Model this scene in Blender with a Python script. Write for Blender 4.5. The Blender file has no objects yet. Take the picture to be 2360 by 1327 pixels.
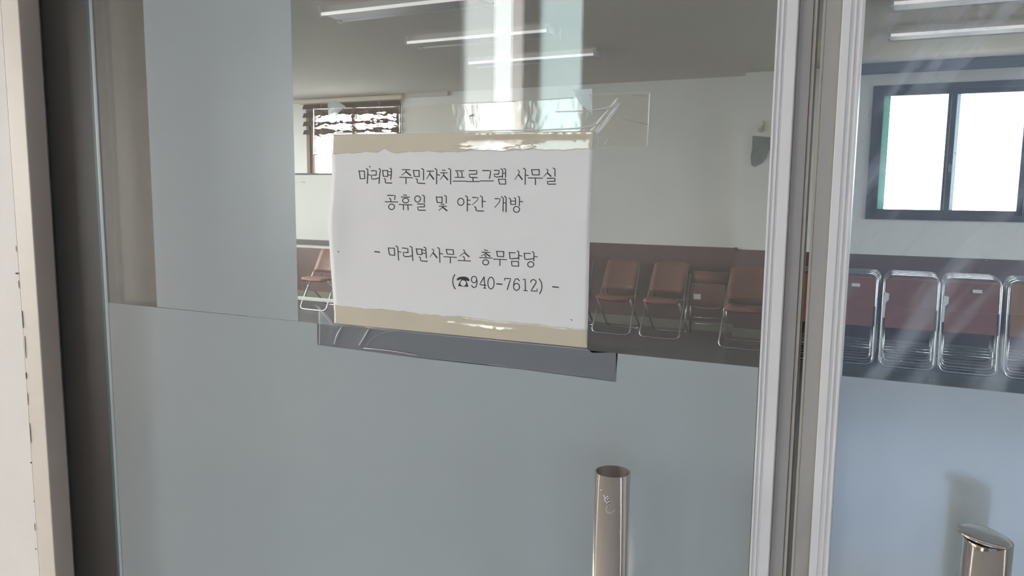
import bpy, bmesh, math, random
from mathutils import Vector, Matrix
random.seed(7)
PI = math.pi
S = bpy.context.scene
COL = S.collection

# ------------------------------------------------------------------ camera
W, H, FPX = 2360.0, 1327.0, 1772.0
CAM = Vector((0.0, -0.698, 1.5))
YAW, PITCH, ROLL = math.radians(25.0), math.radians(6.97), 0.0102
fw = Vector((-math.sin(YAW)*math.cos(PITCH), math.cos(YAW)*math.cos(PITCH), -math.sin(PITCH)))
r0 = Vector((math.cos(YAW), math.sin(YAW), 0))
u0 = r0.cross(fw)
rt = r0*math.cos(ROLL) + u0*math.sin(ROLL)
up = u0*math.cos(ROLL) - r0*math.sin(ROLL)
cd = bpy.data.cameras.new('camera')
cam = bpy.data.objects.new('camera', cd)
COL.objects.link(cam)
M3 = Matrix((rt, up, -fw)).transposed()
cam.matrix_world = Matrix.Translation(CAM) @ M3.to_4x4()
cd.sensor_width = 36.0
cd.lens = 36.0*FPX/W
cd.clip_start = 0.02
cd.clip_end = 300
cd.dof.use_dof = True
cd.dof.focus_distance = 0.80
cd.dof.aperture_fstop = 40.0
S.camera = cam

# ------------------------------------------------------------------ world, light, exposure
wd = bpy.data.worlds.new('overcast_sky')
S.world = wd
wd.use_nodes = True
wt = wd.node_tree
wt.nodes.clear()
wo = wt.nodes.new('ShaderNodeOutputWorld')
wb = wt.nodes.new('ShaderNodeBackground')
wb.inputs[1].default_value = 13.6
wc = wt.nodes.new('ShaderNodeTexCoord')
wx = wt.nodes.new('ShaderNodeSeparateXYZ')
wm = wt.nodes.new('ShaderNodeMapRange')
wr = wt.nodes.new('ShaderNodeValToRGB')       # overcast sky, bluer towards the open side
wm.inputs[1].default_value, wm.inputs[2].default_value = -0.6, 0.6
wr.color_ramp.elements[0].color = (0.97, 0.96, 0.93, 1)
wr.color_ramp.elements[1].color = (0.83, 0.915, 1.0, 1)
wt.links.new(wc.outputs['Generated'], wx.inputs[0])
wt.links.new(wx.outputs['X'], wm.inputs[0])
wt.links.new(wm.outputs[0], wr.inputs[0])
wt.links.new(wr.outputs[0], wb.inputs[0])
wt.links.new(wb.outputs[0], wo.inputs[0])
S.view_settings.view_transform = 'Standard'
S.view_settings.look = 'None'
S.view_settings.exposure = 0.0
S.view_settings.gamma = 1.0
S.view_settings.use_curve_mapping = False
S.cycles.max_bounces = 12
S.cycles.diffuse_bounces = 6
S.cycles.transmission_bounces = 12
S.cycles.transparent_max_bounces = 24
S.cycles.use_denoising = True
S.cycles.caustics_reflective = False
S.cycles.sample_clamp_indirect = 20.0

def portal(name, loc, rot, sx, sy):
    l = bpy.data.lights.new(name, 'AREA')
    l.shape = 'RECTANGLE'
    l.size, l.size_y = sx, sy
    l.cycles.is_portal = True
    o = bpy.data.objects.new(name, l)
    o.location = loc
    o.rotation_euler = rot
    COL.objects.link(o)
    return o

# ------------------------------------------------------------------ projection helpers
def ray(px, py):
    d = fw + rt*((px-W/2)/FPX) - up*((py-H/2)/FPX)
    return d
def on_y(px, py, y=0.0):
    d = ray(px, py)
    return CAM + d*((y-CAM.y)/d.y)
def on_z(px, py, z=0.0):
    d = ray(px, py)
    return CAM + d*((z-CAM.z)/d.z)

# ------------------------------------------------------------------ materials
def nmat(name):
    m = bpy.data.materials.new(name)
    m.use_nodes = True
    nt = m.node_tree
    nt.nodes.clear()
    out = nt.nodes.new('ShaderNodeOutputMaterial')
    return m, nt, out
def L(nt, a, b):
    nt.links.new(a, b)
def pmat(name, col, rough=0.5, metal=0.0, coat=0.0, var=0.0, vscale=8.0, bump=0.0, bscale=200.0, stretch=None, spec=0.5, col2=None):
    m, nt, out = nmat(name)
    p = nt.nodes.new('ShaderNodeBsdfPrincipled')
    p.inputs['Base Color'].default_value = (*col, 1)
    p.inputs['Roughness'].default_value = rough
    p.inputs['Metallic'].default_value = metal
    p.inputs['Coat Weight'].default_value = coat
    p.inputs['Coat Roughness'].default_value = 0.04
    p.inputs['Coat IOR'].default_value = 1.8
    p.inputs['Specular IOR Level'].default_value = spec
    L(nt, p.outputs[0], out.inputs[0])
    tc = nt.nodes.new('ShaderNodeTexCoord')
    src = tc.outputs['Object']
    if stretch:
        mp = nt.nodes.new('ShaderNodeMapping')
        mp.inputs['Scale'].default_value = stretch
        L(nt, src, mp.inputs[0])
        src = mp.outputs[0]
    if var > 0 or col2:
        n = nt.nodes.new('ShaderNodeTexNoise')
        n.inputs['Scale'].default_value = vscale
        n.inputs['Detail'].default_value = 4
        L(nt, src, n.inputs[0])
        r = nt.nodes.new('ShaderNodeValToRGB')
        r.color_ramp.elements[0].position = 0.35
        r.color_ramp.elements[1].position = 0.65
        a = col2 if col2 else tuple(c*(1-var) for c in col)
        r.color_ramp.elements[0].color = (*a, 1)
        r.color_ramp.elements[1].color = (*col, 1)
        L(nt, n.outputs[0], r.inputs[0])
        L(nt, r.outputs[0], p.inputs['Base Color'])
    if bump > 0:
        n2 = nt.nodes.new('ShaderNodeTexNoise')
        n2.inputs['Scale'].default_value = bscale
        n2.inputs['Detail'].default_value = 3
        L(nt, src, n2.inputs[0])
        b = nt.nodes.new('ShaderNodeBump')
        b.inputs['Strength'].default_value = bump
        b.inputs['Distance'].default_value = 0.002
        L(nt, n2.outputs[0], b.inputs['Height'])
        L(nt, b.outputs[0], p.inputs['Normal'])
    return m

def schlick(nt, f0=0.04):
    """reflectance of a clear surface, the same from both sides"""
    g = nt.nodes.new('ShaderNodeNewGeometry')
    d = nt.nodes.new('ShaderNodeVectorMath'); d.operation = 'DOT_PRODUCT'
    L(nt, g.outputs['Normal'], d.inputs[0]); L(nt, g.outputs['Incoming'], d.inputs[1])
    a = nt.nodes.new('ShaderNodeMath'); a.operation = 'ABSOLUTE'; L(nt, d.outputs['Value'], a.inputs[0])
    s = nt.nodes.new('ShaderNodeMath'); s.operation = 'SUBTRACT'; s.inputs[0].default_value = 1.0; L(nt, a.outputs[0], s.inputs[1])
    pw = nt.nodes.new('ShaderNodeMath'); pw.operation = 'POWER'; L(nt, s.outputs[0], pw.inputs[0]); pw.inputs[1].default_value = 5
    ma = nt.nodes.new('ShaderNodeMath'); ma.operation = 'MULTIPLY_ADD'; L(nt, pw.outputs[0], ma.inputs[0])
    ma.inputs[1].default_value = 1-f0; ma.inputs[2].default_value = f0
    return ma.outputs[0]
def glass_mat(name, tint=(0.95, 0.975, 0.965), f0=0.042, dirt=None, rough=0.0):
    m, nt, out = nmat(name)
    tr = nt.nodes.new('ShaderNodeBsdfTransparent'); tr.inputs[0].default_value = (*tint, 1)
    gl = nt.nodes.new('ShaderNodeBsdfGlossy'); gl.inputs['Roughness'].default_value = rough
    gl.inputs[0].default_value = (1, 1, 1, 1)
    mx = nt.nodes.new('ShaderNodeMixShader')
    L(nt, schlick(nt, f0), mx.inputs[0]); L(nt, tr.outputs[0], mx.inputs[1]); L(nt, gl.outputs[0], mx.inputs[2])
    last = mx.outputs[0]
    if dirt:
        last = dirt(nt, last)
    L(nt, last, out.inputs[0])
    return m
def dust_and_haze(f, c=(.8, .8, .8, 1)):
    def d(nt, last):
        df = nt.nodes.new('ShaderNodeBsdfDiffuse'); df.inputs[0].default_value = c
        mx = nt.nodes.new('ShaderNodeMixShader'); mx.inputs[0].default_value = f
        L(nt, last, mx.inputs[1]); L(nt, df.outputs[0], mx.inputs[2])
        return mx.outputs[0]
    return d
def smears_and_veil(nt, last):
    """dried wipe marks and dust on the pane, plus a painted veil of reflected light"""
    tc = nt.nodes.new('ShaderNodeTexCoord')
    mp = nt.nodes.new('ShaderNodeMapping')
    mp.vector_type = 'TEXTURE'
    mp.inputs['Rotation'].default_value = (0, math.radians(33), 0)
    mp.inputs['Scale'].default_value = (1/26, 1, 1/3.5)
    L(nt, tc.outputs['Object'], mp.inputs[0])
    n = nt.nodes.new('ShaderNodeTexNoise'); n.inputs['Scale'].default_value = 1.6; n.inputs['Detail'].default_value = 5
    L(nt, mp.outputs[0], n.inputs[0])
    r = nt.nodes.new('ShaderNodeMapRange'); r.inputs[1].default_value = 0.51; r.inputs[2].default_value = 0.78; r.inputs[3].default_value = 0.025; r.inputs[4].default_value = 0.34
    L(nt, n.outputs[0], r.inputs[0])
    n2 = nt.nodes.new('ShaderNodeTexNoise'); n2.inputs['Scale'].default_value = 300; n2.inputs['Detail'].default_value = 1
    L(nt, tc.outputs['Object'], n2.inputs[0])
    r2 = nt.nodes.new('ShaderNodeMapRange'); r2.inputs[1].default_value = 0.76; r2.inputs[2].default_value = 0.82; r2.inputs[3].default_value = 0.0; r2.inputs[4].default_value = 0.35
    L(nt, n2.outputs[0], r2.inputs[0])
    ad = nt.nodes.new('ShaderNodeMath'); ad.operation = 'ADD'; L(nt, r.outputs[0], ad.inputs[0]); L(nt, r2.outputs[0], ad.inputs[1])
    df = nt.nodes.new('ShaderNodeBsdfDiffuse'); df.inputs[0].default_value = (.74, .8, .88, 1)  # bluish tint and even base haze paint in the hall light's reflection
    mx = nt.nodes.new('ShaderNodeMixShader')
    L(nt, ad.outputs[0], mx.inputs[0]); L(nt, last, mx.inputs[1]); L(nt, df.outputs[0], mx.inputs[2])
    return mx.outputs[0]
def film_mat(name, col, tcol, wd_, wt_, rough, f0=0.04, gloss=0.16):
    """frosted film: scatters both ways, blurs what lies behind, satin sheen on its face"""
    m, nt, out = nmat(name)
    rf = nt.nodes.new('ShaderNodeBsdfRefraction'); rf.inputs['Color'].default_value = (0.97, 0.985, 0.99, 1)
    rf.inputs['Roughness'].default_value = rough; rf.inputs['IOR'].default_value = 1.35
    df = nt.nodes.new('ShaderNodeBsdfDiffuse'); df.inputs[0].default_value = (*col, 1)
    tl = nt.nodes.new('ShaderNodeBsdfTranslucent'); tl.inputs[0].default_value = (*tcol, 1)
    m1 = nt.nodes.new('ShaderNodeMixShader'); m1.inputs[0].default_value = wt_/(wd_+wt_)
    L(nt, df.outputs[0], m1.inputs[1]); L(nt, tl.outputs[0], m1.inputs[2])
    m2 = nt.nodes.new('ShaderNodeMixShader'); m2.inputs[0].default_value = wd_+wt_
    L(nt, rf.outputs[0], m2.inputs[1]); L(nt, m1.outputs[0], m2.inputs[2])
    gl = nt.nodes.new('ShaderNodeBsdfGlossy'); gl.inputs['Roughness'].default_value = gloss
    gl.inputs[0].default_value = (1, 1, 1, 1)
    m3 = nt.nodes.new('ShaderNodeMixShader')
    L(nt, schlick(nt, f0), m3.inputs[0]); L(nt, m2.outputs[0], m3.inputs[1]); L(nt, gl.outputs[0], m3.inputs[2])
    L(nt, m3.outputs[0], out.inputs[0])
    return m
def translucent_mat(name, col, fac=0.6, sheer=0.0):
    m, nt, out = nmat(name)
    df = nt.nodes.new('ShaderNodeBsdfDiffuse'); df.inputs[0].default_value = (*col, 1)
    tl = nt.nodes.new('ShaderNodeBsdfTranslucent'); tl.inputs[0].default_value = (*col, 1)
    mx = nt.nodes.new('ShaderNodeMixShader'); mx.inputs[0].default_value = fac
    L(nt, df.outputs[0], mx.inputs[1]); L(nt, tl.outputs[0], mx.inputs[2])
    tr = nt.nodes.new('ShaderNodeBsdfTransparent'); tr.inputs[0].default_value = (*col, 1)
    m2 = nt.nodes.new('ShaderNodeMixShader'); m2.inputs[0].default_value = sheer
    L(nt, mx.outputs[0], m2.inputs[1]); L(nt, tr.outputs[0], m2.inputs[2]); L(nt, m2.outputs[0], out.inputs[0])
    return m
def clear_refract(name, ior, rough=0.0):
    m, nt, out = nmat(name)
    g = nt.nodes.new('ShaderNodeBsdfGlass'); g.inputs['IOR'].default_value = ior; g.inputs['Roughness'].default_value = rough
    g.inputs[0].default_value = (0.98, 0.98, 0.97, 1)
    L(nt, g.outputs[0], out.inputs[0])
    return m

MT = {
 'room_wall': pmat('painted_room_wall', (0.80, 0.80, 0.78), 0.8, var=0.03, vscale=2, bump=0.05, bscale=120),
 'wainscot': pmat('brown_wainscot', (0.135, 0.080, 0.074), 0.55, var=0.12, vscale=3),
 'base': pmat('grey_green_baseboard', (0.20, 0.20, 0.17), 0.6),
 'ceiling': pmat('painted_ceiling', (0.60, 0.570, 0.515), 0.85, var=0.03, vscale=1.5),
 'room_floor': pmat('dark_grey_floor', (0.078, 0.088, 0.100), 0.32, var=0.2, vscale=12),
 'hall_wall': pmat('beige_hall_wall', (0.62, 0.54, 0.47), 0.8, var=0.03, vscale=2, bump=0.05, bscale=120),
 'hall_floor': pmat('hall_floor_tile', (0.36, 0.33, 0.30), 0.5, var=0.1, vscale=5),
 'hall_ceiling': pmat('hall_ceiling', (0.66, 0.63, 0.60), 0.85, var=0.02),
 'post': pmat('painted_door_frame', (0.68, 0.60, 0.52), 0.45, var=0.05, vscale=14, bump=0.03, bscale=90),
 'post_wall': pmat('painted_wall_edge', (0.74, 0.69, 0.65), 0.6, var=0.03, vscale=20, bump=0.03, bscale=90),
 'dirt': pmat('grime', (0.13, 0.09, 0.06), 0.9),
 'steel_jamb': pmat('brushed_steel_jamb', (0.068, 0.067, 0.067), 0.52, 1.0, var=0.05, vscale=6, stretch=(40, 40, 0.6)),
 'pvc': pmat('white_aluminium_stile', (0.78, 0.76, 0.74), 0.4, var=0.03, vscale=10),
 'stile_dark': pmat('grey_stile_recess', (0.40, 0.375, 0.345), 0.5, var=0.04, vscale=10),
 'brush': pmat('seal_strip', (0.55, 0.50, 0.43), 0.8),
 'steel': pmat('brushed_steel_tube', (0.60, 0.56, 0.52), 0.12, 1.0, var=0.06, vscale=30, stretch=(60, 60, 1)),
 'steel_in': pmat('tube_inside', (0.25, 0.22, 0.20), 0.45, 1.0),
 'scratch': pmat('pale_scratch', (0.75, 0.75, 0.74), 0.6),
 'edge_glass': pmat('green_glass_edge', (0.025, 0.065, 0.07), 0.25),
 'edge_light': pmat('polished_glass_arris', (0.24, 0.27, 0.29), 0.35),
 'paper': pmat('white_paper', (0.80, 0.785, 0.77), 0.75, var=0.015, vscale=30, bump=0.04, bscale=250),
 'ink': pmat('printed_ink', (0.035, 0.033, 0.032), 0.7),
 'yellow': pmat('yellowed_tape', (0.60, 0.535, 0.405), 0.5, coat=1.0, var=0.05, vscale=25),
 'chrome': pmat('chrome_tube', (0.46, 0.47, 0.48), 0.22, 1.0),
 'vinyl': pmat('brown_vinyl', (0.205, 0.098, 0.075), 0.45, var=0.12, vscale=9, bump=0.1, bscale=180),
 'vinyl_red': pmat('red_brown_vinyl', (0.235, 0.086, 0.067), 0.42, var=0.12, vscale=9, bump=0.1, bscale=180),
 'vinyl_tan': pmat('orange_brown_vinyl', (0.26, 0.12, 0.05), 0.45, var=0.1, vscale=9),
 'white_plastic': pmat('white_plastic', (0.80, 0.81, 0.80), 0.4),
 'sticker': pmat('pale_sticker', (0.70, 0.72, 0.70), 0.6),
 'black_plastic': pmat('dark_plastic', (0.03, 0.03, 0.035), 0.5),
 'win_frame': pmat('dark_window_frame', (0.055, 0.055, 0.065), 0.45),
 'win_brown': pmat('brown_window_frame', (0.16, 0.095, 0.065), 0.5),
 'blind': pmat('dark_wood_slat', (0.085, 0.05, 0.045), 0.5, var=0.2, vscale=12, stretch=(1, 1, 10)),
 'cream': pmat('cream_box', (0.62, 0.55, 0.44), 0.6),
 'valance': pmat('slate_valance', (0.13, 0.15, 0.18), 0.7),
 'board': pmat('whiteboard_face', (0.74, 0.75, 0.72), 0.25),
 'tray': pmat('dark_tray', (0.07, 0.07, 0.075), 0.5),
 'marker': pmat('faint_marker', (0.30, 0.31, 0.32), 0.7),
 'light_body': pmat('fixture_enamel', (0.62, 0.62, 0.62), 0.4),
 'light_panel': pmat('fixture_reflector', (0.42, 0.43, 0.44), 0.45),
 'hang': pmat('grey_green_fabric', (0.22, 0.265, 0.26), 0.8, var=0.2, vscale=25),
 'hook': pmat('beige_hook', (0.45, 0.38, 0.26), 0.6),
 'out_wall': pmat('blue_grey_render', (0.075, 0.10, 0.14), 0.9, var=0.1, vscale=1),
 'step': pmat('blue_reflector_slab', (0.24, 0.32, 0.48), 0.8, var=0.08, vscale=2),  # colour of the added slab that tints the right film's reflection
 'ground': pmat('pale_paving', (0.39, 0.385, 0.375), 0.9, var=0.1, vscale=2),
}
def tube_emit():
    m, nt, out = nmat('fluorescent_tube')
    p = nt.nodes.new('ShaderNodeBsdfPrincipled')
    p.inputs['Base Color'].default_value = (0.9, 0.9, 0.9, 1)
    p.inputs['Emission Color'].default_value = (1, 0.98, 0.96, 1)
    p.inputs['Emission Strength'].default_value = 0.55
    L(nt, p.outputs[0], out.inputs[0])
    return m
MT['tube'] = tube_emit()
MT['glass'] = glass_mat('clear_door_glass', (0.975, 0.98, 0.975), dirt=dust_and_haze(.035))
MT['glass_dirty'] = glass_mat('smeared_door_glass', (0.965, 0.98, 0.985), dirt=smears_and_veil)
MT['win_glass'] = glass_mat('window_glass', (0.975, 0.985, 0.97))
MT['win_glass_plain'] = glass_mat('hall_window_glass', (0.96, 1.0, 0.99))
MT['film'] = film_mat('frosted_film', (0.54, 0.57, 0.575), (0.83, 0.885, 0.93), 0.26, 0.46, 0.45, 0.065)
MT['tape'] = glass_mat('clear_tape', (0.985, 0.985, 0.97), 0.05, rough=0.05)
MT['tape_low'] = glass_mat('clear_tape_on_film', (0.90, 0.92, 0.93), 0.05, rough=0.10, dirt=dust_and_haze(.15, (.70, .76, .84, 1)))
MT['crease_dark'] = pmat('tape_wrinkle', (0.30, 0.30, 0.29), 0.6)
MT['fold'] = glass_mat('folded_tape_gleam', (0.98, 0.98, 0.98), 0.06, rough=0.15, dirt=dust_and_haze(.55))  # whitish haze stands in for the gleam along the tape folds
MT['crinkle'] = clear_refract('crinkled_tape', 1.30)
MT['pale_edge'] = translucent_mat('pale_green_sash_edge', (0.36, 0.60, 0.53), 0.35)
MT['pale_edge_grey'] = translucent_mat('pale_grey_sash_edge', (0.62, 0.68, 0.74), 0.4)
MT['curtain'] = translucent_mat('white_curtain', (0.95, 0.92, 0.89), 0.85, 0.32)
MT['curtain_pink'] = translucent_mat('pinkish_curtain', (0.90, 0.78, 0.74), 0.8, 0.22)
MT['teal_glass'] = translucent_mat('pale_teal_frosted_glass', (0.74, 0.92, 0.88), 0.85, 0.12)

# ------------------------------------------------------------------ geometry helpers
def obj(name, bm, mat, parent=None, smooth=False, recalc=True):
    if recalc:
        bmesh.ops.recalc_face_normals(bm, faces=bm.faces)
    me = bpy.data.meshes.new(name)
    bm.to_mesh(me)
    bm.free()
    if smooth:
        for p in me.polygons:
            p.use_smooth = True
    mats = mat if isinstance(mat, (list, tuple)) else [mat]
    for m in mats:
        me.materials.append(MT[m])
    o = bpy.data.objects.new(name, me)
    COL.objects.link(o)
    if parent is not None:
        o.parent = parent
    return o
def empty(name, loc=(0, 0, 0), rz=0.0):
    o = bpy.data.objects.new(name, None)
    o.empty_display_size = 0.1
    o.location = loc
    o.rotation_euler = (0, 0, rz)
    COL.objects.link(o)
    return o
def tag(o, label, cat=None, group=None, kind=None):
    o['label'] = label
    if cat: o['category'] = cat
    if group: o['group'] = group
    if kind: o['kind'] = kind
    return o
def struct(o, label, cat):
    return tag(o, label, cat, kind='structure')
def bx(bm, x0, x1, y0, y1, z0, z1, bevel=0.0, mi=0):
    vs = [bm.verts.new(p) for p in ((x0,y0,z0),(x1,y0,z0),(x1,y1,z0),(x0,y1,z0),(x0,y0,z1),(x1,y0,z1),(x1,y1,z1),(x0,y1,z1))]
    fs = []
    for idx in ((0,3,2,1),(4,5,6,7),(0,1,5,4),(1,2,6,5),(2,3,7,6),(3,0,4,7)):
        f = bm.faces.new([vs[i] for i in idx]); f.material_index = mi; fs.append(f)
    if bevel > 0:
        es = list({e for f in fs for e in f.edges})
        bmesh.ops.bevel(bm, geom=es, offset=bevel, segments=2, affect='EDGES', profile=0.6)
    return bm
def box(name, mat, dims, parent=None, bevel=0.0):
    bm = bmesh.new()
    bx(bm, *dims, bevel=bevel)
    return obj(name, bm, mat, parent)
def fillet(pts, r, n=5, closed=False):
    out = []
    P = [Vector(p) for p in pts]
    N = len(P)
    for i in range(N):
        if not closed and (i == 0 or i == N-1):
            out.append(P[i]); continue
        a, b, c = P[(i-1) % N], P[i], P[(i+1) % N]
        d1, d2 = (a-b), (c-b)
        rr = min(r, d1.length*0.48, d2.length*0.48)
        p1, p2 = b+d1.normalized()*rr, b+d2.normalized()*rr
        for k in range(n+1):
            t = k/n
            out.append(p1*(1-t)**2 + b*2*t*(1-t) + p2*t*t)
    return out
def tube(bm, pts, r, seg=10, closed=False, mi=0):
    P = [Vector(p) for p in pts]
    N = len(P)
    rings = []
    nrm = None
    for i in range(N):
        if closed:
            t = (P[(i+1) % N]-P[i-1]).normalized()
        else:
            t = (P[min(i+1, N-1)]-P[max(i-1, 0)]).normalized()
        if nrm is None:
            nrm = t.orthogonal().normalized()
        else:
            nrm = (nrm - t*nrm.dot(t))
            nrm = nrm.normalized() if nrm.length > 1e-6 else t.orthogonal().normalized()
        b = t.cross(nrm)
        rings.append([bm.verts.new(P[i] + (nrm*math.cos(2*PI*k/seg)+b*math.sin(2*PI*k/seg))*r) for k in range(seg)])
    M = N if closed else N-1
    for i in range(M):
        A, B = rings[i], rings[(i+1) % N]
        off = 0
        if closed and i == N-1:
            off = min(range(seg), key=lambda o: (A[0].co-B[o].co).length)
        for k in range(seg):
            f = bm.faces.new((A[k], A[(k+1) % seg], B[(k+1+off) % seg], B[(k+off) % seg]))
            f.material_index = mi
    if not closed:
        bm.faces.new(rings[0][::-1]); bm.faces.new(rings[-1])
    return bm
def slab(bm, pts, thick, axis=(0, 1, 0)):
    """solid plate from an outline"""
    a = Vector(axis)*thick
    f0 = [bm.verts.new(Vector(p)) for p in pts]
    f1 = [bm.verts.new(Vector(p)+a) for p in pts]
    bm.faces.new(f0); bm.faces.new(f1[::-1])
    n = len(pts)
    for i in range(n):
        bm.faces.new((f0[i], f1[i], f1[(i+1) % n], f0[(i+1) % n]))
    return bm
def copy_tree(o, parent=None):
    c = o.copy()
    COL.objects.link(c)
    if parent is not None:
        c.parent = parent
    for ch in list(o.children):
        copy_tree(ch, c)
    return c

# ================================================================== THE ROOM BEHIND THE GLASS
YF = 7.72          # far wall, right stretch
YFL = 7.95         # far wall, left stretch (set back)
XS = -1.28         # where it steps
XL, XR = -8.6, 4.2
ZC = 2.77
struct(box('floor', 'room_floor', (XL-.2, XR+.2, -0.05, YFL+.3, -.12, 0)), 'dark grey smooth floor of the room behind the glass doors', 'floor')
struct(box('ceiling', 'ceiling', (XL-.2, XR+.2, 0.0, YFL+.3, ZC, ZC+.12)), 'pale grey flat ceiling with fluorescent fixtures', 'ceiling')
RW = (-.07, 1.30, 1.29, 2.575)      # window right (x0,x1,z0,z1)
RW2 = (2.1, 3.4, 1.27, 2.60)  # window out of view, added for more daylight
LW = (-7.20, -5.66, 1.27, 2.66)
def wall_with_holes(bm, x0, x1, z0, z1, y0, y1, holes):
    xs = x0
    for (a, b, c, d) in sorted(holes):
        bx(bm, xs, a, y0, y1, z0, z1)
        bx(bm, a, b, y0, y1, z0, c)
        bx(bm, a, b, y0, y1, d, z1)
        xs = b
    bx(bm, xs, x1, y0, y1, z0, z1)
bm = bmesh.new()
wall_with_holes(bm, XS, XR, 0, ZC, YF, YF+.2, [RW, RW2])
wall_with_holes(bm, XL, XS, 0, ZC, YFL, YFL+.2, [LW])
bx(bm, XS-.0, XS+.2, YF+.2, YFL+.2, 0, ZC)
struct(obj('wall_far', bm, 'room_wall'), 'white far wall of the room above the brown wainscot', 'wall')
bm = bmesh.new()
bx(bm, XL, XS, YFL-.014, YFL, .1, .94)
bx(bm, XS-.014, XR, YF-.014, YF, .1, .94)
bx(bm, XS-.014, XS, YF, YFL-.014, .1, .94)
struct(obj('trim_1', bm, 'wainscot'), 'dark brown wainscot panel along the far wall', 'wainscot')
bm = bmesh.new()
bx(bm, XL, XS, YFL-.02, YFL, 0, .1)
bx(bm, XS-.02, XR, YF-.02, YF, 0, .1)
struct(obj('baseboard_far', bm, 'base'), 'grey green baseboard under the brown wainscot', 'baseboard')
bm = bmesh.new()
bmesh.ops.create_icosphere(bm, subdivisions=2, radius=.024)
bmesh.ops.translate(bm, verts=bm.verts, vec=(XS-.02, YF-.02, .94))
struct(obj('trim_2', bm, 'tray', smooth=True), 'small dark round cap on the corner of the wainscot', 'corner cap')
struct(box('trim_3', 'ceiling', (XL, -4.93, YFL-.05, YFL, ZC-.05, ZC)), 'shallow ceiling cornice above the left window', 'cornice')
SWL = [(.5, 3.5, .7, 2.6), (4.1, 7.3, .7, 2.6)]  # windows made up on the unseen left wall to brighten the room
bm = bmesh.new()
ys = 0
for a, b, c, d in SWL:
    bx(bm, XL-.2, XL, ys, a, 0, ZC); bx(bm, XL-.2, XL, a, b, 0, c); bx(bm, XL-.2, XL, a, b, d, ZC); ys = b
bx(bm, XL-.2, XL, ys, YFL+.2, 0, ZC)
struct(obj('wall_left', bm, 'room_wall'), 'left end wall of the room', 'wall')
SW = [(.8, 2.8, .9, 2.4), (4.6, 6.4, .9, 2.4)]  # unseen windows put in to brighten the room from the right
bm = bmesh.new()
ys = 0
for a, b, c, d in SW:
    bx(bm, XR, XR+.2, ys, a, 0, ZC); bx(bm, XR, XR+.2, a, b, 0, c); bx(bm, XR, XR+.2, a, b, d, ZC); ys = b
bx(bm, XR, XR+.2, ys, YFL+.2, 0, ZC)
struct(obj('wall_right', bm, 'room_wall'), 'right end wall of the room with two added windows', 'wall')

# windows of the room
def slide_window(name, x0, x1, z0, z1, y, mat, label, latch=True):
    """sliding window: outer frame, two sashes with a pane each"""
    e = empty(name, ((x0+x1)/2, y, z0))
    cx = (x0+x1)/2
    h = z1-z0
    w = x1-x0
    def rect(bm, a, b, c, d, t, y0, y1):
        bx(bm, a, a+t, y0, y1, c, d); bx(bm, b-t, b, y0, y1, c, d)
        bx(bm, a+t, b-t, y0, y1, c, c+t); bx(bm, a+t, b-t, y0, y1, d-t, d)
    b_ = bmesh.new(); rect(b_, -w/2, w/2, 0, h, .055, -.02, .14)
    obj('window_frame', b_, mat, e)
    for s, yy in ((-1, .0), (1, .045)):
        a = -w/2+.055 if s < 0 else -.035
        b = .035 if s < 0 else w/2-.055
        b_ = bmesh.new(); rect(b_, a, b, .055, h-.055, .045, yy, yy+.035)
        sh = obj('sash', b_, mat, e)
        b_ = bmesh.new(); bx(b_, a+.045, b-.045, yy+.014, yy+.02, .10, h-.10)
        obj('pane', b_, 'win_glass', sh)
        b_ = bmesh.new(); bx(b_, a+.045, a+.105, yy+.022, yy+.034, .10, h-.10)
        if mat == 'win_frame': obj('sash_edge', b_, 'pale_edge' if s < 0 else 'pale_edge_grey', sh)
        else: b_.free()
        if s < 0 and latch:
            b_ = bmesh.new(); bx(b_, .008, .026, yy-.03, yy, .45, .53, bevel=.006)
            obj('latch', b_, mat, sh)
    struct(e, label, 'window')
    return e
slide_window('window_1', *RW, YF, 'win_frame', 'sliding window in dark frame on the right of the far wall, bright sky behind')
slide_window('window_2', *LW, YFL, 'win_brown', 'brown framed window on the left of the far wall under a slatted blind')
slide_window('added_window_3', *RW2, YF, 'win_frame', 'added sliding window in dark frame beyond the right edge of view')
def added_end_window(name, y0, y1, z0, z1, label, x=XR):
    e = empty(name, (x, (y0+y1)/2, z0))
    w, h = y1-y0, z1-z0
    b_ = bmesh.new()
    for a, b, c, d in ((-w/2, -w/2+.05, 0, h), (w/2-.05, w/2, 0, h), (-w/2, w/2, 0, .05), (-w/2, w/2, h-.05, h), (-.03, .03, 0, h)):
        bx(b_, 0, .12, a, b, c, d)
    obj('window_frame', b_, 'win_frame', e)
    b_ = bmesh.new(); bx(b_, .05, .056, -w/2+.05, w/2-.05, .05, h-.05)
    obj('pane', b_, 'win_glass', e)
    struct(e, label, 'window')
added_end_window('added_window_4', *SW[0], 'unseen first window added to the right end wall')
added_end_window('added_window_5', *SW[1], 'unseen second window added to the right end wall')
added_end_window('added_window_7', *SWL[0], 'unseen first window added to the left end wall', XL-.15)
added_end_window('added_window_8', *SWL[1], 'unseen second window added to the left end wall', XL-.15)
portal('portal_9', (XL-.21, 2.0, 1.65), (0, math.radians(-90), 0), 1.9, 3.0)
portal('portal_10', (XL-.21, 5.7, 1.65), (0, math.radians(-90), 0), 1.9, 3.2)
portal('portal_1', ((RW[0]+RW[1])/2, YF+.21, 1.935), (math.radians(-90), 0, 0), 1.3, 1.35)
portal('portal_2', ((RW2[0]+RW2[1])/2, YF+.21, 1.935), (math.radians(-90), 0, 0), 1.3, 1.35)
portal('portal_3', ((LW[0]+LW[1])/2, YFL+.21, 1.965), (math.radians(-90), 0, 0), 1.54, 1.4)
portal('portal_4', (XR+.21, 1.8, 1.65), (0, math.radians(90), 0), 1.5, 2.0)
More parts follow.
